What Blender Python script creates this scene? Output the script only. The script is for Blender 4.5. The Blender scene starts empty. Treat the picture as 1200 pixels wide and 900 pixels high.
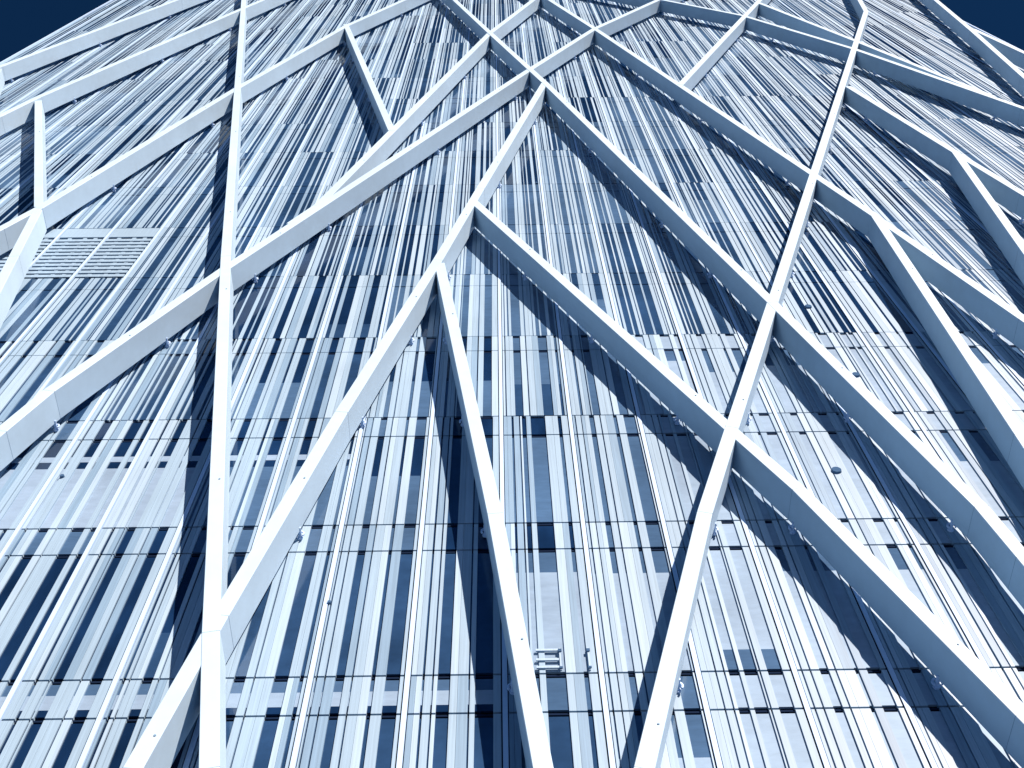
import bpy, bmesh, math, random
from mathutils import Vector, Matrix

S = bpy.context.scene
COL = S.collection
random.seed(7)

# ------------------------------------------------------------------ camera
D = 12.1316          # metres from lens to the glass
EYE = 1.6
FPX = 1300.0         # focal length in pixels of a 1200 px wide picture
yaw, pitch, roll = -0.02462659, 1.07553262, -0.03252212


def cam_axes():
    cy, sy = math.cos(yaw), math.sin(yaw)
    cp, sp = math.cos(pitch), math.sin(pitch)
    cr, sr = math.cos(roll), math.sin(roll)
    fw = Vector((-sy * cp, cy * cp, sp))
    rt = Vector((cy, sy, 0))
    up = rt.cross(fw)
    return cr * rt + sr * up, -sr * rt + cr * up, fw


RT, UP, FW = cam_axes()
cam_d = bpy.data.cameras.new('camera')
cam = bpy.data.objects.new('camera', cam_d)
COL.objects.link(cam)
m3 = Matrix((RT, UP, -FW)).transposed()
cam.matrix_world = Matrix.Translation((0, -D, EYE)) @ m3.to_4x4()
cam_d.sensor_width = 36
cam_d.lens = 36 * FPX / 1200
cam_d.clip_start = 0.1
cam_d.clip_end = 5000
S.camera = cam

# ------------------------------------------------------------------ light
SUN = Vector((0.58, -1.0, 0.68)).normalized()      # towards the sun
elev = math.asin(SUN.z)
azim = math.atan2(SUN.x, SUN.y)                    # clockwise from +Y
w = bpy.data.worlds.new('World')
S.world = w
w.use_nodes = True
nt = w.node_tree
bg = nt.nodes['Background']
sky = nt.nodes.new('ShaderNodeTexSky')
sky.sky_type = 'NISHITA'
sky.sun_disc = False
sky.sun_elevation = elev
sky.sun_rotation = azim
sky.altitude = 1500
sky.air_density = 0.7
sky.dust_density = 0.2
sky.ozone_density = 3.0
tint = nt.nodes.new('ShaderNodeMix')
tint.data_type = 'RGBA'
tint.blend_type = 'MULTIPLY'
tint.inputs['Factor'].default_value = 1.0
nt.links.new(sky.outputs[0], tint.inputs['A'])
tint.inputs['B'].default_value = (0.10, 0.31, 0.46, 1)
nt.links.new(tint.outputs['Result'], bg.inputs['Color'])
bg.inputs['Strength'].default_value = 0.05

sd = bpy.data.lights.new('sun', 'SUN')
sd.energy = 5.0
sd.angle = math.radians(0.5)
sd.color = (1.0, 0.77, 0.62)
so = bpy.data.objects.new('sun', sd)
COL.objects.link(so)
so.rotation_euler = SUN.to_track_quat('Z', 'Y').to_euler()
so.location = SUN * 200

S.view_settings.view_transform = 'Standard'
S.view_settings.look = 'None'
S.view_settings.exposure = 1.25
S.view_settings.gamma = 1.0
S.render.engine = 'CYCLES'
S.cycles.max_bounces = 8


# ------------------------------------------------------------------ materials
def mat(name, col, rough=0.5, metal=0.0, streak=0.0, scale=(9, 9, 0.35), spec=0.5, bump=0.0, blotch=0.0):
    m = bpy.data.materials.new(name)
    m.use_nodes = True
    t = m.node_tree
    b = t.nodes['Principled BSDF']
    b.inputs['Roughness'].default_value = rough
    b.inputs['Metallic'].default_value = metal
    b.inputs['Specular IOR Level'].default_value = spec
    b.inputs['Base Color'].default_value = (*col, 1)
    if streak or blotch:
        g = t.nodes.new('ShaderNodeNewGeometry')
        mp = t.nodes.new('ShaderNodeMapping')
        mp.inputs['Scale'].default_value = scale
        n = t.nodes.new('ShaderNodeTexNoise')
        n.inputs['Scale'].default_value = 1.0
        n.inputs['Detail'].default_value = 5
        n.inputs['Roughness'].default_value = 0.65
        t.links.new(g.outputs['Position'], mp.inputs['Vector'])
        t.links.new(mp.outputs[0], n.inputs['Vector'])
        n2 = t.nodes.new('ShaderNodeTexNoise')
        n2.inputs['Scale'].default_value = 0.45
        n2.inputs['Detail'].default_value = 4
        t.links.new(g.outputs['Position'], n2.inputs['Vector'])
        r = t.nodes.new('ShaderNodeMapRange')
        r.inputs[1].default_value = 0.3
        r.inputs[2].default_value = 0.7
        r.inputs[3].default_value = 1 - streak
        r.inputs[4].default_value = 1 + streak
        t.links.new(n.outputs['Fac'], r.inputs[0])
        r2 = t.nodes.new('ShaderNodeMapRange')
        r2.inputs[1].default_value = 0.3
        r2.inputs[2].default_value = 0.7
        r2.inputs[3].default_value = 1 - blotch
        r2.inputs[4].default_value = 1 + blotch
        t.links.new(n2.outputs['Fac'], r2.inputs[0])
        mu = t.nodes.new('ShaderNodeMath')
        mu.operation = 'MULTIPLY'
        t.links.new(r.outputs[0], mu.inputs[0])
        t.links.new(r2.outputs[0], mu.inputs[1])
        v = t.nodes.new('ShaderNodeVectorMath')
        v.operation = 'SCALE'
        v.inputs[0].default_value = col
        t.links.new(mu.outputs[0], v.inputs['Scale'])
        t.links.new(v.outputs[0], b.inputs['Base Color'])
        if bump:
            bn = t.nodes.new('ShaderNodeBump')
            bn.inputs['Strength'].default_value = bump
            bn.inputs['Distance'].default_value = 0.01
            t.links.new(n.outputs['Fac'], bn.inputs['Height'])
            t.links.new(bn.outputs[0], b.inputs['Normal'])
    return m


M_PAINT = mat('white_paint', (0.335, 0.495, 0.65), 0.5, spec=0.25, streak=0.035, scale=(3, 3, 3), blotch=0.05)
M_FRIT = [mat('printed_glass', (0.200, 0.318, 0.445), 0.5, streak=0.14, scale=(30, 30, 0.5), blotch=0.06, spec=0.25),
          mat('printed_glass_pale', (0.25, 0.378, 0.515), 0.5, streak=0.12, scale=(34, 34, 0.5), blotch=0.06, spec=0.25),
          mat('printed_glass_grey', (0.140, 0.245, 0.37), 0.5, streak=0.16, scale=(26, 26, 0.5), blotch=0.06, spec=0.25)]
M_CLEAR = mat('clear_glass', (0.004, 0.017, 0.055), 0.08, streak=0.25, scale=(2, 2, 0.6), blotch=0.45, spec=0.5)  # blotches in the colour stand in for soft, cloudy reflections
M_BLIND_REFL = mat('glass_blind_and_reflection', (0.040, 0.090, 0.18), 0.1, streak=0.12, scale=(2, 2, 9), blotch=0.25, spec=0.35)  # blind tone; on the right panes a painted stand-in for reflection
M_MID = mat('clear_glass_mid_blue', (0.014, 0.042, 0.105), 0.1, streak=0.15, scale=(2, 2, 3), blotch=0.35, spec=0.7)  # clear glass in a middle blue tone
M_PALE = mat('glass_pale_blind_and_reflection', (0.175, 0.27, 0.395), 0.4, streak=0.10, scale=(2, 2, 6), blotch=0.15, spec=0.15)  # pale blinds at left, bright reflection painted as colour at right
M_CAP = mat('white_mullion_paint', (0.33, 0.50, 0.74), 0.5, spec=0.15, streak=0.03, scale=(3, 3, 0.5), blotch=0.02)
M_SEAM = mat('seam_sealant', (0.12, 0.20, 0.32), 0.7, spec=0.1)
M_GASKET = mat('dark_gasket', (0.004, 0.012, 0.035), 0.9, spec=0.05)
M_BACK = mat('dark_backing', (0.006, 0.018, 0.05), 0.9, spec=0.05, blotch=0.3, streak=0.1)
M_METAL = mat('cast_bracket_metal', (0.36, 0.52, 0.76), 0.5, metal=0.0, spec=0.2, streak=0.05, scale=(8, 8, 8))
M_STONE = mat('plaza_stone', (0.03, 0.08, 0.17), 0.8, streak=0.12, scale=(1, 1, 1), blotch=0.15, bump=0.3)


for _m in (M_CLEAR, M_BLIND_REFL, M_PALE, M_MID):      # blue solar coating
    _m.node_tree.nodes['Principled BSDF'].inputs['Specular Tint'].default_value = (0.42, 0.72, 1.0, 1)


# ------------------------------------------------------------------ helpers
def mesh_obj(name, mesh, parent=None):
    o = bpy.data.objects.new(name, mesh)
    COL.objects.link(o)
    if parent:
        o.parent = parent
    return o


class MB:
    """collects faces into one mesh, several materials"""

    def __init__(s):
        s.v, s.f, s.m, s.mats = [], [], [], []

    def mi(s, m):
        if m not in s.mats:
            s.mats.append(m)
        return s.mats.index(m)

    def box(s, x0, x1, y0, y1, z0, z1, m, back=False):
        i = len(s.v)
        s.v += [(x0, y0, z0), (x1, y0, z0), (x1, y0, z1), (x0, y0, z1),
                (x0, y1, z0), (x1, y1, z0), (x1, y1, z1), (x0, y1, z1)]
        fs = [(0, 1, 2, 3), (1, 5, 6, 2), (0, 3, 7, 4), (3, 2, 6, 7), (0, 4, 5, 1)]
        if back:
            fs.append((5, 4, 7, 6))
        for f in fs:
            s.f.append(tuple(i + a for a in f))
            s.m.append(s.mi(m))

    def face(s, pts, m):
        i = len(s.v)
        s.v += pts
        s.f.append(tuple(range(i, i + len(pts))))
        s.m.append(s.mi(m))

    def mesh(s, name):
        me = bpy.data.meshes.new(name)
        me.from_pydata(s.v, [], s.f)
        for m in s.mats:
            me.materials.append(m)
        me.polygons.foreach_set('material_index', s.m)
        me.update()
        return me

    def obj(s, name, parent=None):
        return mesh_obj(name, s.mesh(name), parent)


# ------------------------------------------------------------------ the tower
MOD, STO = 1.5, 4.0
Z0 = EYE + 12.998        # storey line k = 0
XPH = 0.04               # mullion phase
XL, XR = -24.70, 27.00   # facade edges
K_LO, K_HI = -3, 21      # storeys built
VIS = 3.19               # height of the vision zone of a storey

tower = bpy.data.objects.new('glass_tower', None)
COL.objects.link(tower)
tower.location = (0, 0, 0)
tower['label'] = 'tall building front of pale and dark blue striped glass panels behind the white beams'
tower['category'] = 'building'

# the body behind the glass
mb = MB()
ztop = Z0 + STO * (K_HI + 1)
mb.box(XL + 0.06, XR - 0.06, 0.11, 30, 0, ztop - 0.05, M_BACK, back=True)
mb.obj('building_core', tower)
mb = MB()
mb.box(XL - 0.05, XR + 0.05, -0.06, 0.2, ztop, ztop + 0.9, M_CAP, back=True)
mb.obj('parapet', tower)
mb = MB()
mb.box(XL, XR, -0.02, 0.108, 0, Z0 + STO * K_LO - 0.03, M_FRIT[2], back=True)
mb.obj('base_wall', tower)
for side, x0, x1 in (('l', XL - 0.02, XL + 0.058), ('r', XR - 0.058, XR + 0.02)):
    mb = MB()
    mb.box(x0, x1, -0.06, 0.35, 0, ztop - 0.003, M_CAP, back=True)
    mb.obj('corner_trim', tower)

# strip patterns: intervals of clear glass within the 1.5 m module
P_NEAR = {
    -6: [(.12, .17), (.371, .57), (.695, .723), (.985, 1.23), (1.338, 1.445)],
    -5: [(.237, .298), (.461, .489), (.513, .682), (.942, .973), (1.096, 1.295)],
    -4: [(.093, .146), (.198, .226), (.396, .568), (.646, .674), (.935, 1.0), (1.16, 1.384)],
    -3: [(.10, .128), (.313, .497), (.615, .643), (.933, 1.157), (1.329, 1.395)],
    -2: [(.076, .104), (.208, .236), (.381, .526), (.631, .659), (.935, 1.001), (1.16, 1.384), (1.44, 1.465)],
    -1: [(.226, .265), (.378, .406), (.463, .662), (.938, .966), (1.044, 1.321)],
    0: [(.222, .27), (.383, .411), (.445, .541), (.636, .955), (1.226, 1.305)],
    1: [(.096, .124), (.23, .25), (.413, .524), (.638, .666), (.939, 1.018), (1.162, 1.417)],
    2: [(.265, .291), (.396, .424), (.476, .648), (.714, .93), (.951, .979), (1.084, 1.322)],
    3: [(.104, .132), (.237, .265), (.397, .543), (.635, .663), (.941, 1.007), (1.13, 1.36)],
    4: [(.105, .13), (.318, .478), (.608, .636), (.926, 1.134), (1.32, 1.40)],
}
PROTO = [P_NEAR[-2], P_NEAR[-1], P_NEAR[0], P_NEAR[-5], P_NEAR[-3], P_NEAR[2], P_NEAR[1], P_NEAR[-6]]


def mirror(p):
    return sorted((1.56 - b, 1.56 - a) for a, b in p)


PROTO_ALL = PROTO + [mirror(p) for p in PROTO]
CAPW = 0.075             # half a mullion cap each side -> strips start after it
Y_CLEAR, Y_FRIT, Y_JOINT = 0.030, 0.0, 0.075

# pattern chosen per column and storey: held for some storeys, then it changes
col_pat = {}
rng = random.Random(21)
C_LO = math.floor((XL - XPH) / MOD)
C_HI = math.ceil((XR - XPH) / MOD) - 1
for c in range(C_LO, C_HI + 1):
    idx = rng.randrange(len(PROTO))
    hold = 0
    for k in range(K_LO, K_HI + 1):
        if hold <= 0:
            pool = PROTO if k < 3 else PROTO_ALL
            pat = pool[rng.randrange(len(pool))]
            hold = rng.choice((3, 4, 5, 6)) if k < 6 else rng.choice((3, 3, 4, 5))
        hold -= 1
        if c in P_NEAR and k < (2 if -2 <= c <= 2 else 3):
            col_pat[c, k] = P_NEAR[c]
        else:
            col_pat[c, k] = pat

LOUVRE = {(-10, 4), (-9, 4), (-8, 4)}


def fine_from(c):
    return 2 + (c * 7 % 5) % 3 if not -3 <= c <= 2 else 3 + (c * 3 % 2)


def strips(c, k):
    """light and clear intervals of the module, clipped to the facade"""
    x0, x1 = CAPW - 0.02, MOD - 0.062
    p = col_pat[c, k]
    if k >= fine_from(c):
        p = [(a - .028, b + .028) if b - a > .1 else (a, b) for a, b in p]
        q = []
        for a, b in p:                       # upper storeys: no clear strip wider than a hand and a half
            if q and a - q[-1][1] < .05:
                a = q[-1][1] + .05
            if b - a > .25:
                m_ = a + (b - a) * (.4 + .08 * (c % 3))
                q += [(a, m_ - .02), (m_ + .02, b)]
            elif b - a > .015:
                q.append((a, b))
        p = q
    if k >= fine_from(c):
        rr = random.Random(c * 71 + int(p[0][0] * 1000) + (k + c) // 4)
        q, x = [], x0
        for a, b in p + [(x1, x1)]:
            if a - x > .14:
                t = x + (a - x) * rr.uniform(.3, .7)
                q.append((t, t + rr.choice((.02, .04, .07))))
            q.append((a, b))
            x = b
        p = q
    out, x = [], x0
    for a, b in p:
        a, b = max(a, x0), min(b, x1)
        if b - a < 0.01:
            continue
        if a > x:
            out.append(('l', x, a))
        out.append(('c', a, b))
        x = b
    if x < x1:
        out.append(('l', x, x1))
    gx = XPH + MOD * c
    res = []
    for t, a, b in out:
        a, b = max(gx + a, XL + 0.06), min(gx + b, XR - 0.06)
        if b - a > 0.01:
            res.append((t, a, b))
    return res


def clear_bands(c, k, r):
    """vertical bands (z0, z1, material) of the clear strips: blinds behind them, and reflection painted in towards the right"""
    q = (c + 10) / 20.0                      # paler tones to the right stand in for the bright reflection there
    zb, zt = 0.0, VIS
    u = r.random()
    if k == 0 and c <= -1:
        dk = M_CLEAR if c < -3 else M_MID
        return [(0, zt, dk)] if u < .5 else [(0, 1.1, M_MID), (1.1, zt, dk)]
    if k == 0:
        if c == 2:
            return [(0, .52, M_BLIND_REFL), (.52, zt, M_PALE)]
        if c == 0:
            return [(0, 2.2, M_PALE), (2.2, 2.55, M_PALE), (2.55, zt, M_BLIND_REFL)]
        return [(0, 2.5, M_PALE), (2.5, zt, M_BLIND_REFL)]
    if k == 1 and c <= -3:
        return [(0, 2.1, M_PALE if c < -4 else M_BLIND_REFL), (2.1, 2.35, M_CLEAR), (2.35, 2.55, M_PALE), (2.55, zt, M_CLEAR)]
    if k in (1, 2) and c <= 1:
        if c >= 0:
            return [(0, zt, M_BLIND_REFL)] if u < .6 else [(0, 1.5, M_MID), (1.5, zt, M_BLIND_REFL)]
        return [(0, zt, M_MID)] if u < .6 else [(0, 1.7, M_BLIND_REFL), (1.7, zt, M_CLEAR)]
    if c >= 2 and k <= 2:
        lo = M_PALE if u < .6 else M_BLIND_REFL
        return [(0, zt, lo)] if u < .5 else [(0, 2.0 + .3 * (c % 3), M_PALE), (2.0 + .3 * (c % 3), zt, M_BLIND_REFL)]
    if k >= 3:
        # whole panes of one tone, alike over two storeys, so that the stripes run on from floor to floor
        v = math.sin(c * 1.7 + ((k + c * 5) // 3) * 2.3) * .5 + .5
        dark = 0.95 - 0.85 * max(0, q - .45) + .03 * (k - 8)
        base = M_CLEAR if v < dark * .42 else (M_MID if v < dark else M_BLIND_REFL)
        if u < .15:
            h = r.choice((0.8, 1.5, 2.2))
            return [(0, h, M_MID if base is M_CLEAR else M_BLIND_REFL), (h, zt, base)]
        return [(0, zt, base)]
    if k == -1 and -3 <= c <= 0:
        return [(0, zt, M_MID)]
    if k == -1 and c > 0:
        return [(0, 2.3, M_PALE), (2.3, zt, M_BLIND_REFL)]
    pd = max(0.10, min(0.92, 0.88 - 0.75 * q + 0.02 * max(0, k - 6)))
    if u < pd:
        return [(0, zt, M_CLEAR)]
    h = r.choice((0.9, 1.6, 2.2, 2.6))
    up = M_CLEAR if r.random() < pd else M_BLIND_REFL
    lo = M_PALE if r.random() < 0.25 + 0.5 * q else M_BLIND_REFL
    if r.random() < 0.25 + .4 * q:
        return [(0, zt, lo)]
    return [(0, h, lo), (h, zt, up)]


def light_mat(c, k, j, r):
    u = r.random()
    return M_FRIT[0] if u < .6 else (M_FRIT[1] if u < .8 else M_FRIT[2])


def panel_geo(c, k, mb_clear, light_cb):
    """one storey-high, module-wide panel: clear strips go to mb_clear, each light strip to light_cb"""
    r = random.Random(c * 131 + k * 977 + 5)
    zb = Z0 + STO * k
    g = 0.038 if k < 3 else 0.016                                # half the open joint
    gl = 0.019 if k < 2 else (0.013 if k < 3 else 0.008)
    gc = .03 if k < 3 else .012
    bands = clear_bands(c, k, r)
    right = (c + 10) / 20.0  # spandrel glass is painted paler to the right too, as if reflecting
    sp_m = M_BLIND_REFL if r.random() < 0.35 + 0.5 * right else M_CLEAR
    if k >= 3:
        sp_m = bands[-1][2]
    elif c >= 2:
        sp_m = M_PALE
    elif c >= 1:
        sp_m = M_BLIND_REFL
    yc = Y_CLEAR if k < 3 else 0.010
    for j, (t, a, b) in enumerate(strips(c, k)):
        if t == 'c':
            for z0, z1, m in bands:
                mb_clear.box(a, b, yc, Y_JOINT, zb + max(z0, g + gc), zb + min(z1, VIS - g - gc), m)
            sb = zb + VIS + g + gc
            se = zb + STO - g - gc
            if k == -1 and c <= -1:
                mb_clear.box(a, b, yc, Y_JOINT, sb, sb + .14, M_CLEAR)
                mb_clear.box(a, b, yc, Y_JOINT, sb + .14, sb + .44, M_PALE)
                mb_clear.box(a, b, yc, Y_JOINT, sb + .44, se, M_BLIND_REFL)
            else:
                mb_clear.box(a, b, yc, Y_JOINT, sb, se, sp_m)
        else:
            # wide light strips read as two or three tones laid side by side
            cuts = [a]
            n = 1 if b - a < 0.16 else (2 if b - a < .3 else 3)
            for i in range(1, n):
                cuts.append(a + (b - a) * (i + r.uniform(-.2, .2)) / n)
            cuts.append(b)
            for i in range(n):
                m = light_mat(c, k, j, r)
                light_cb(cuts[i], cuts[i + 1] - (0.004 if i < n - 1 else 0), zb + gl, zb + VIS - gl, m)
                light_cb(cuts[i], cuts[i + 1] - (0.004 if i < n - 1 else 0), zb + VIS + gl, zb + STO - gl, m)


def to_px(P):
    d = Vector(P) - Vector((0, -D, EYE))
    z = d.dot(FW)
    if z <= 0.1:
        return None
    return 600 + FPX * d.dot(RT) / z, 450 - FPX * d.dot(UP) / z


def from_px(x, y, dist):
    """the point of the plane 'dist' metres in front of the glass that a pixel of the photograph shows"""
    v = FW * FPX + RT * (x - 600) + UP * (450 - y)
    t = (D - dist) / v.y
    return v.x * t, EYE + v.z * t


def px_area(c, k):
    xa, xb = XPH + MOD * c, XPH + MOD * (c + 1)
    za, zb = Z0 + STO * k, Z0 + STO * (k + 1)
    pts = [to_px((x, 0, z)) for x, z in ((xa, za), (xb, za), (xb, zb), (xa, zb))]
    if any(p is None for p in pts):
        return 0
    # share that falls inside the frame, sampled
    n = 0
    for i in range(6):
        for j in range(6):
            p = to_px((xa + MOD * (i + .5) / 6, 0, za + STO * (j + .5) / 6))
            if 0 <= p[0] <= 1200 and 0 <= p[1] <= 900:
                n += 1
    ar = abs(sum(pts[i][0] * pts[(i + 1) % 4][1] - pts[(i + 1) % 4][0] * pts[i][1] for i in range(4))) / 2
    return ar * n / 36


cells = [(px_area(c, k), c, k) for c in range(C_LO, C_HI + 1) for k in range(K_LO, K_HI + 1)]
cells.sort(key=lambda t: -t[0])
near = cells[:298]
far = cells[298:]
strip_budget = 296
far_strip = MB()

for area, c, k in near:
    mbp = MB()
    kids = []

    def cb(a, b, z0, z1, m):
        global strip_budget
        if strip_budget > 0 and b - a > 0.10 and z1 - z0 > 2:
            kids.append((a, b, z0, z1, m))
            strip_budget -= 1
        else:
            mbp.box(a, b, Y_FRIT, Y_JOINT, z0, z1, m)

    if (c, k) in LOUVRE:
        gx = XPH + MOD * c
        zb = Z0 + STO * k
        a, b = gx + .07, gx + MOD - .07
        mbp.box(a, b, 0.055, 0.09, zb + .03, zb + VIS - .03, M_BLIND_REFL)
        mbp.box(a, b, Y_FRIT, Y_JOINT, zb + VIS + .03, zb + STO - .03, M_FRIT[0])
        for xx in (a + .28, a + .74, a + 1.06):
            mbp.box(xx, xx + .11, 0.004, 0.054, zb + .03, zb + VIS - .03, M_FRIT[0])
        panel = mbp.obj('glass_panel', tower)
        lv = MB()
        lv.v = [(a, -.02, 0), (b, -.02, 0), (b, -.02, .17), (a, -.02, .17),
                (a, .05, .05), (b, .05, .05), (b, .05, .2), (a, .05, .2)]
        lv.f = [(0, 1, 2, 3), (1, 5, 6, 2), (0, 3, 7, 4), (3, 2, 6, 7), (0, 4, 5, 1), (5, 4, 7, 6)]
        lv.m = [0] * 6
        lv.mats = [M_FRIT[0]]
        sl = lv.mesh('louvre_slat')
        for i in range(11):
            o = mesh_obj('louvre_slat', sl, panel)
            o.location.z = zb + .05 + i * .278
        continue
    panel_geo(c, k, mbp, cb)
    panel = mbp.obj('glass_panel', tower)
    for a, b, z0, z1, m in kids:
        q = MB()
        q.box(a, b, Y_FRIT, Y_JOINT, z0, z1, m)
        q.obj('printed_strip', panel)

for area, c, k in far:
    panel_geo(c, k, far_strip, lambda a, b, z0, z1, m: far_strip.box(a, b, Y_FRIT, Y_JOINT, z0, z1, m))
o = far_strip.obj('upper_panels', tower)
o['kind'] = 'stuff'

# mullions: a white cap with a dark gasket line on one side, full height
for c in range(C_LO + 1, C_HI + 1):
    x = XPH + MOD * c
    mb = MB()
    mb.box(x - .040, x + .038, -0.018, 0.10, Z0 + STO * K_LO, ztop - .002, M_CAP)
    mu = mb.obj('mullion', tower)
    mb = MB()
    mb.box(x - .051, x - .041, -0.006, 0.10, Z0 + STO * K_LO, ztop - .004, M_GASKET)
    mb.obj('gasket', mu)

# transoms: a slim dark rail set back in each joint
for k in range(K_LO, K_HI + 2):
    for dz in (0, -(STO - VIS)):
        if k == K_LO and dz:
            continue
        z = Z0 + STO * k + dz
        mb = MB()
        mb.box(XL + .061, XR - .061, 0.045, 0.104, z - .018, z + .018, M_GASKET)
        mb.obj('transom', tower)

# round fittings on the panels
for fx, fy, rr in ((980, 552, .11), (947, 360, .10), (1003, 440, .10), (629, 215, .05), (386, 707, .035), (73, 559, .05), (1057, 8, .08)):
    x, z = from_px(fx, fy, 0)
    bm = bmesh.new()
    bmesh.ops.create_cone(bm, cap_ends=True, segments=20, radius1=rr, radius2=rr * .85, depth=.05)
    me = bpy.data.meshes.new('round_vent')
    bm.to_mesh(me)
    bm.free()
    me.materials.append(M_BLIND_REFL)
    o = mesh_obj('round_vent', me, tower)
    o.rotation_euler = (math.pi / 2, 0, 0)
    o.location = (x, -.02, z)

# white bars low on the middle panel, standing in for glints of equipment
xr0, zr0 = from_px(629, 787, 0)
xr1, _ = from_px(656, 787, 0)
for i, zz in enumerate((0.05, .22, .44)):
    mb = MB()
    mb.box(xr0, xr1, -.03, -.002, zr0 + zz, zr0 + zz + .045, M_FRIT[1], back=True)
    mb.obj('glint_bar', tower)
for xx in (xr1 + .01, xr1 + .46):
    mb = MB()
    mb.box(xx, xx + .025, -.03, -.002, zr0, zr0 + .5, M_FRIT[1], back=True)
    mb.box(xx - .015, xx + .04, -.05, -.032, zr0 + .02, zr0 + .06, M_BLIND_REFL, back=True)
    mb.box(xx - .015, xx + .04, -.05, -.032, zr0 + .40, zr0 + .46, M_BLIND_REFL, back=True)
    mb.obj('glint_post', tower)

# ------------------------------------------------------------------ the lattice of beams
FRONT, DEPTH, WID = 0.87, 0.68, 0.27
lattice = bpy.data.objects.new('beam_lattice', None)
COL.objects.link(lattice)
lattice['label'] = 'white lattice of crossing, branching steel beams standing off the striped glass front'
lattice['category'] = 'steel lattice'

# nodes read off the photograph (pixels), laid on the front plane of the beams
BEAMS = [
    # (points, extend start, extend end)   extend: None / 'low' / 'up' / 'side'
    ([(285.5, 0), (264.5, 300), (247, 740), (245, 900)], 1, 1),
    ([(-2, 136), (45, 113), (281, 11), (335, -12)], 1, 1),
    ([(0, 267), (45, 243), (277, 103), (405, 30), (472, 0)], 1, 1),
    ([(44.5, 117), (45, 241)], 0, 0),
    ([(44, 246), (16, 300)], 0, 1),
    ([(0, 504), (57, 457), (263, 314), (619, 82), (697, 33), (770, 0)], 1, 1),
    ([(340, 261.5), (372, 240), (574, 38), (624, 0)], 0, 1),
    ([(533, 0), (574, 38), (638, 96), (905.3, 354), (1150, 593), (1200, 652)], 1, 1),
    ([(638, 97), (563, 220), (513, 304), (400, 482), (258, 720), (155, 900)], 0, 1),
    ([(554.7, 234.7), (857, 502), (936, 571), (1200, 835)], 0, 1),
    ([(515, 307), (580, 600), (637, 900)], 0, 1),
    ([(1006, -3), (1015, 13), (905.5, 354), (858, 500), (826, 600), (755, 900)], 1, 1),
    ([(642, -2), (697, 33), (957, 206), (1026, 252), (1197, 508)], 1, 1),
    ([(1028, 254), (1200, 372)], 0, 1),
    ([(994, 101), (1120, 178), (1200, 290)], 0, 1),
    ([(1121, 179), (1200, 226.5)], 0, 1),
    ([(770, -2), (870, 17.5), (1002, 57), (1200, 126)], 1, 1),
    ([(888, 2), (1003, 47), (1165, 112.5)], 0, 0),
    ([(893, -3), (797, 99)], 1, 0),
    ([(405, 28), (459, 152)], 0, 0),
    ([(210, -2), (0, 77)], 1, 1),
    ([(1097, 0), (1140, 36), (1200, 89)], 1, 1),
    ([(1141, 34), (1200, 61)], 0, 1),
    ([(-2, 80), (-30, 150)], 0, 1),
]


def extend(a, b):
    """carry the line a->b on past b to the ground, the roof or the side of the tower"""
    dx, dz = b[0] - a[0], b[1] - a[1]
    ts = []
    if dz < 0:
        ts.append((0.3 - b[1]) / dz)
    elif dz > 0:
        ts.append((ztop + 1 - b[1]) / dz)
    if dx > 0:
        ts.append((XR + .3 - b[0]) / dx)
    elif dx < 0:
        ts.append((XL - .3 - b[0]) / dx)
    t = min(x for x in ts)
    if t <= 0.01:
        return None
    return b[0] + dx * t, b[1] + dz * t


def beam_mesh(pts, y_off, wid=WID):
    """mitred bar of rectangular section along a polyline in the plane of the facade"""
    n = len(pts)
    L, R = [], []
    for i, p in enumerate(pts):
        p = Vector(p)
        d0 = (p - Vector(pts[i - 1])).normalized() if i else None
        d1 = (Vector(pts[i + 1]) - p).normalized() if i < n - 1 else None
        if d0 is None:
            d0 = d1
        if d1 is None:
            d1 = d0
        t = (d0 + d1).normalized()
        nn = Vector((-t.y, t.x))
        k = 1 / max(.35, nn.dot(Vector((-d0.y, d0.x))))
        L.append(p + nn * wid / 2 * k)
        R.append(p - nn * wid / 2 * k)
    yf, yb = -FRONT + y_off, -FRONT + DEPTH + y_off * .5
    v, f = [], []
    for a, b in zip(L, R):
        v += [(a.x, yf, a.y), (b.x, yf, b.y), (b.x, yb, b.y), (a.x, yb, a.y)]
    for i in range(n - 1):
        a, b = 4 * i, 4 * i + 4
        for j in range(4):
            f.append((a + j, a + (j + 1) % 4, b + (j + 1) % 4, b + j))
    f.append((3, 2, 1, 0))
    e = 4 * (n - 1)
    f.append((e, e + 1, e + 2, e + 3))
    me = bpy.data.meshes.new('beam')
    me.from_pydata(v, [], f)
    me.materials.append(M_PAINT)
    me.update()
    bm = bmesh.new()
    bm.from_mesh(me)
    bmesh.ops.recalc_face_normals(bm, faces=bm.faces)
    bmesh.ops.bevel(bm, geom=[e for e in bm.edges if e.calc_face_angle(0) > .6], offset=.008, segments=1, affect='EDGES')
    bm.to_mesh(me)
    bm.free()
    return me


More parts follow.
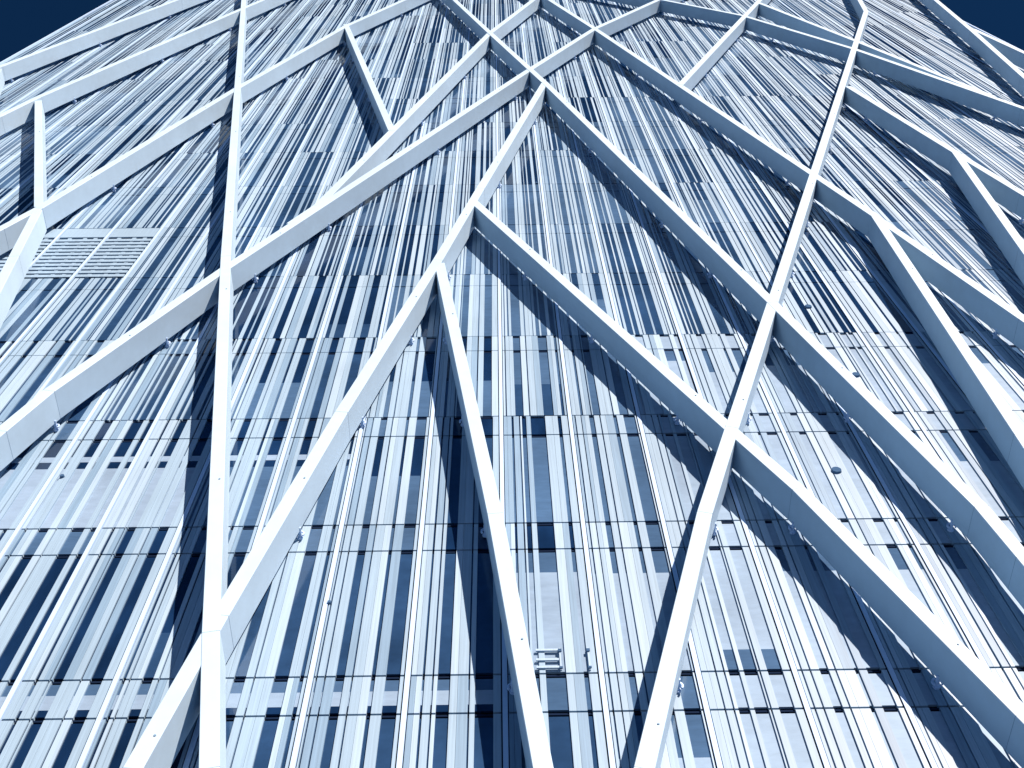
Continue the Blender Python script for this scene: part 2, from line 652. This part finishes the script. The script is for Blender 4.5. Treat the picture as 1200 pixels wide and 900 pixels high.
def bracket_mesh():
    """cast arm from the glass to the back of a beam: round foot, short arm, ring clamp"""
    bm = bmesh.new()
    gap = FRONT - DEPTH
    for r, y0, y1 in ((.055, 0.0, -.035), (.032, -.035, -gap - .06)):
        g = bmesh.ops.create_cone(bm, cap_ends=True, segments=12, radius1=r, radius2=r, depth=abs(y1 - y0))
        bmesh.ops.rotate(bm, verts=g['verts'], matrix=Matrix.Rotation(math.pi / 2, 3, 'X'))
        bmesh.ops.translate(bm, verts=g['verts'], vec=(0, (y0 + y1) / 2, 0))
    # open ring, half wrapped round the arm
    N, Rr, tr = 10, .075, .015
    ring = []
    for i in range(N + 1):
        a = math.radians(-40 + 260 * i / N)
        c = Vector((Rr * math.cos(a), -gap * .55, Rr * math.sin(a)))
        rad = Vector((math.cos(a), 0, math.sin(a)))
        ring.append([bm.verts.new(c + rad * tr + Vector((0, -tr, 0))), bm.verts.new(c - rad * tr + Vector((0, -tr, 0))),
                     bm.verts.new(c - rad * tr + Vector((0, tr, 0))), bm.verts.new(c + rad * tr + Vector((0, tr, 0)))])
    for i in range(N):
        for j in range(4):
            bm.faces.new((ring[i][j], ring[i][(j + 1) % 4], ring[i + 1][(j + 1) % 4], ring[i + 1][j]))
    bm.faces.new(ring[0])
    bm.faces.new(ring[-1][::-1])
    bmesh.ops.recalc_face_normals(bm, faces=bm.faces)
    me = bpy.data.meshes.new('bracket')
    bm.to_mesh(me)
    bm.free()
    me.materials.append(M_METAL)
    return me


BR = bracket_mesh()
_s = MB()
_w = WID / 2 + .0015
_s.box(-_w, _w, -.0015, .003, -.0025, .0025, M_SEAM, back=True)
_s.box(-_w - .0005, -_w + .003, .0032, DEPTH, -.0025, .0025, M_SEAM, back=True)
_s.box(_w - .003, _w + .0005, .0032, DEPTH, -.0025, .0025, M_SEAM, back=True)
SEAM = _s.mesh('splice_seam')
_b = bmesh.new()
bmesh.ops.create_cone(_b, cap_ends=True, segments=10, radius1=.02, radius2=.016, depth=.012)
bmesh.ops.rotate(_b, verts=_b.verts, matrix=Matrix.Rotation(math.pi / 2, 3, 'X'))
BOLT = bpy.data.meshes.new('bolt')
_b.to_mesh(BOLT)
_b.free()
BOLT.materials.append(M_FRIT[2])
n_br = 0
for bi, (px, e0, e1) in enumerate(BEAMS):
    pts = [from_px(x, y, FRONT) for x, y in px]
    if e1:
        q = extend(pts[-2], pts[-1])
        if q:
            pts.append(q)
    if e0:
        q = extend(pts[1], pts[0])
        if q:
            pts.insert(0, q)
    # crossing beams sit a few millimetres apart so that no two faces share a plane
    off = (bi * 7 % 24) * 0.0012
    b = mesh_obj('beam', beam_mesh(pts, off), lattice)
    # splice seams: a fine sleeve line at every kink and every few metres along
    for i in range(len(pts) - 1):
        pa, pb = Vector(pts[i]), Vector(pts[i + 1])
        ln = (pb - pa).length
        d = (pb - pa).normalized()
        ns = max(1, int(ln / 14))
        for j in range(ns + 1):
            if (j == 0 and i == 0) or (j == ns and i == len(pts) - 2) or (j == 0 and i > 0):
                continue
            p = pa + d * (ln * j / ns)
            if j == ns:
                d2 = (Vector(pts[i + 2]) - pb).normalized()
                dd = (d + d2).normalized()
            else:
                dd = d
            pm = to_px((p.x, -FRONT, p.y))
            if not pm or not (-60 < pm[0] < 1260 and -60 < pm[1] < 960):
                continue
            o = mesh_obj('splice_seam', SEAM, b)
            o.matrix_local = Matrix.Translation((p.x, -FRONT + off, p.y)) @ Matrix.Rotation(-math.atan2(dd.y, dd.x) + math.pi / 2, 4, 'Y')
    # capped lifting bolts, one every nine metres or so on the front face
    for i in range(len(pts) - 1):
        pa, pb = Vector(pts[i]), Vector(pts[i + 1])
        ln = (pb - pa).length
        t = 2.3 + (bi * 1.9) % 3
        while t < ln - .5:
            p = pa + (pb - pa) * t / ln
            pm = to_px((p.x, -FRONT, p.y))
            if pm and 0 < pm[0] < 1200 and 0 < pm[1] < 900:
                o = mesh_obj('bolt', BOLT, b)
                o.location = (p.x + .05, -FRONT + off - .006, p.y)
            t += 9
    # a bracket where the beam crosses each spandrel
    for i in range(len(pts) - 1):
        (xa, za), (xb, zb) = pts[i], pts[i + 1]
        if abs(zb - za) < .5:
            continue
        for k in range(K_LO, K_HI + 1):
            if k > 4 and (k + bi) % 2:
                continue
            zz = Z0 + STO * k - 0.38
            t = (zz - za) / (zb - za)
            if 0 <= t < 1:
                d = Vector((xb - xa, zb - za)).normalized()
                nn = Vector((d.y, -d.x))
                if nn.y > 0:
                    nn = -nn
                o = mesh_obj('bracket', BR, b)
                o.location = (xa + (xb - xa) * t + nn.x * .12, 0, zz + nn.y * .12)
                n_br += 1
print('brackets', n_br, 'near', len(near), near[-1][0], 'strips left', strip_budget)

# ------------------------------------------------------------------ ground
mb = MB()
mb.face([(-1500, -1500, 0), (1500, -1500, 0), (1500, 1500, 0), (-1500, 1500, 0)], M_STONE)
g = mb.obj('ground')
g['kind'] = 'structure'
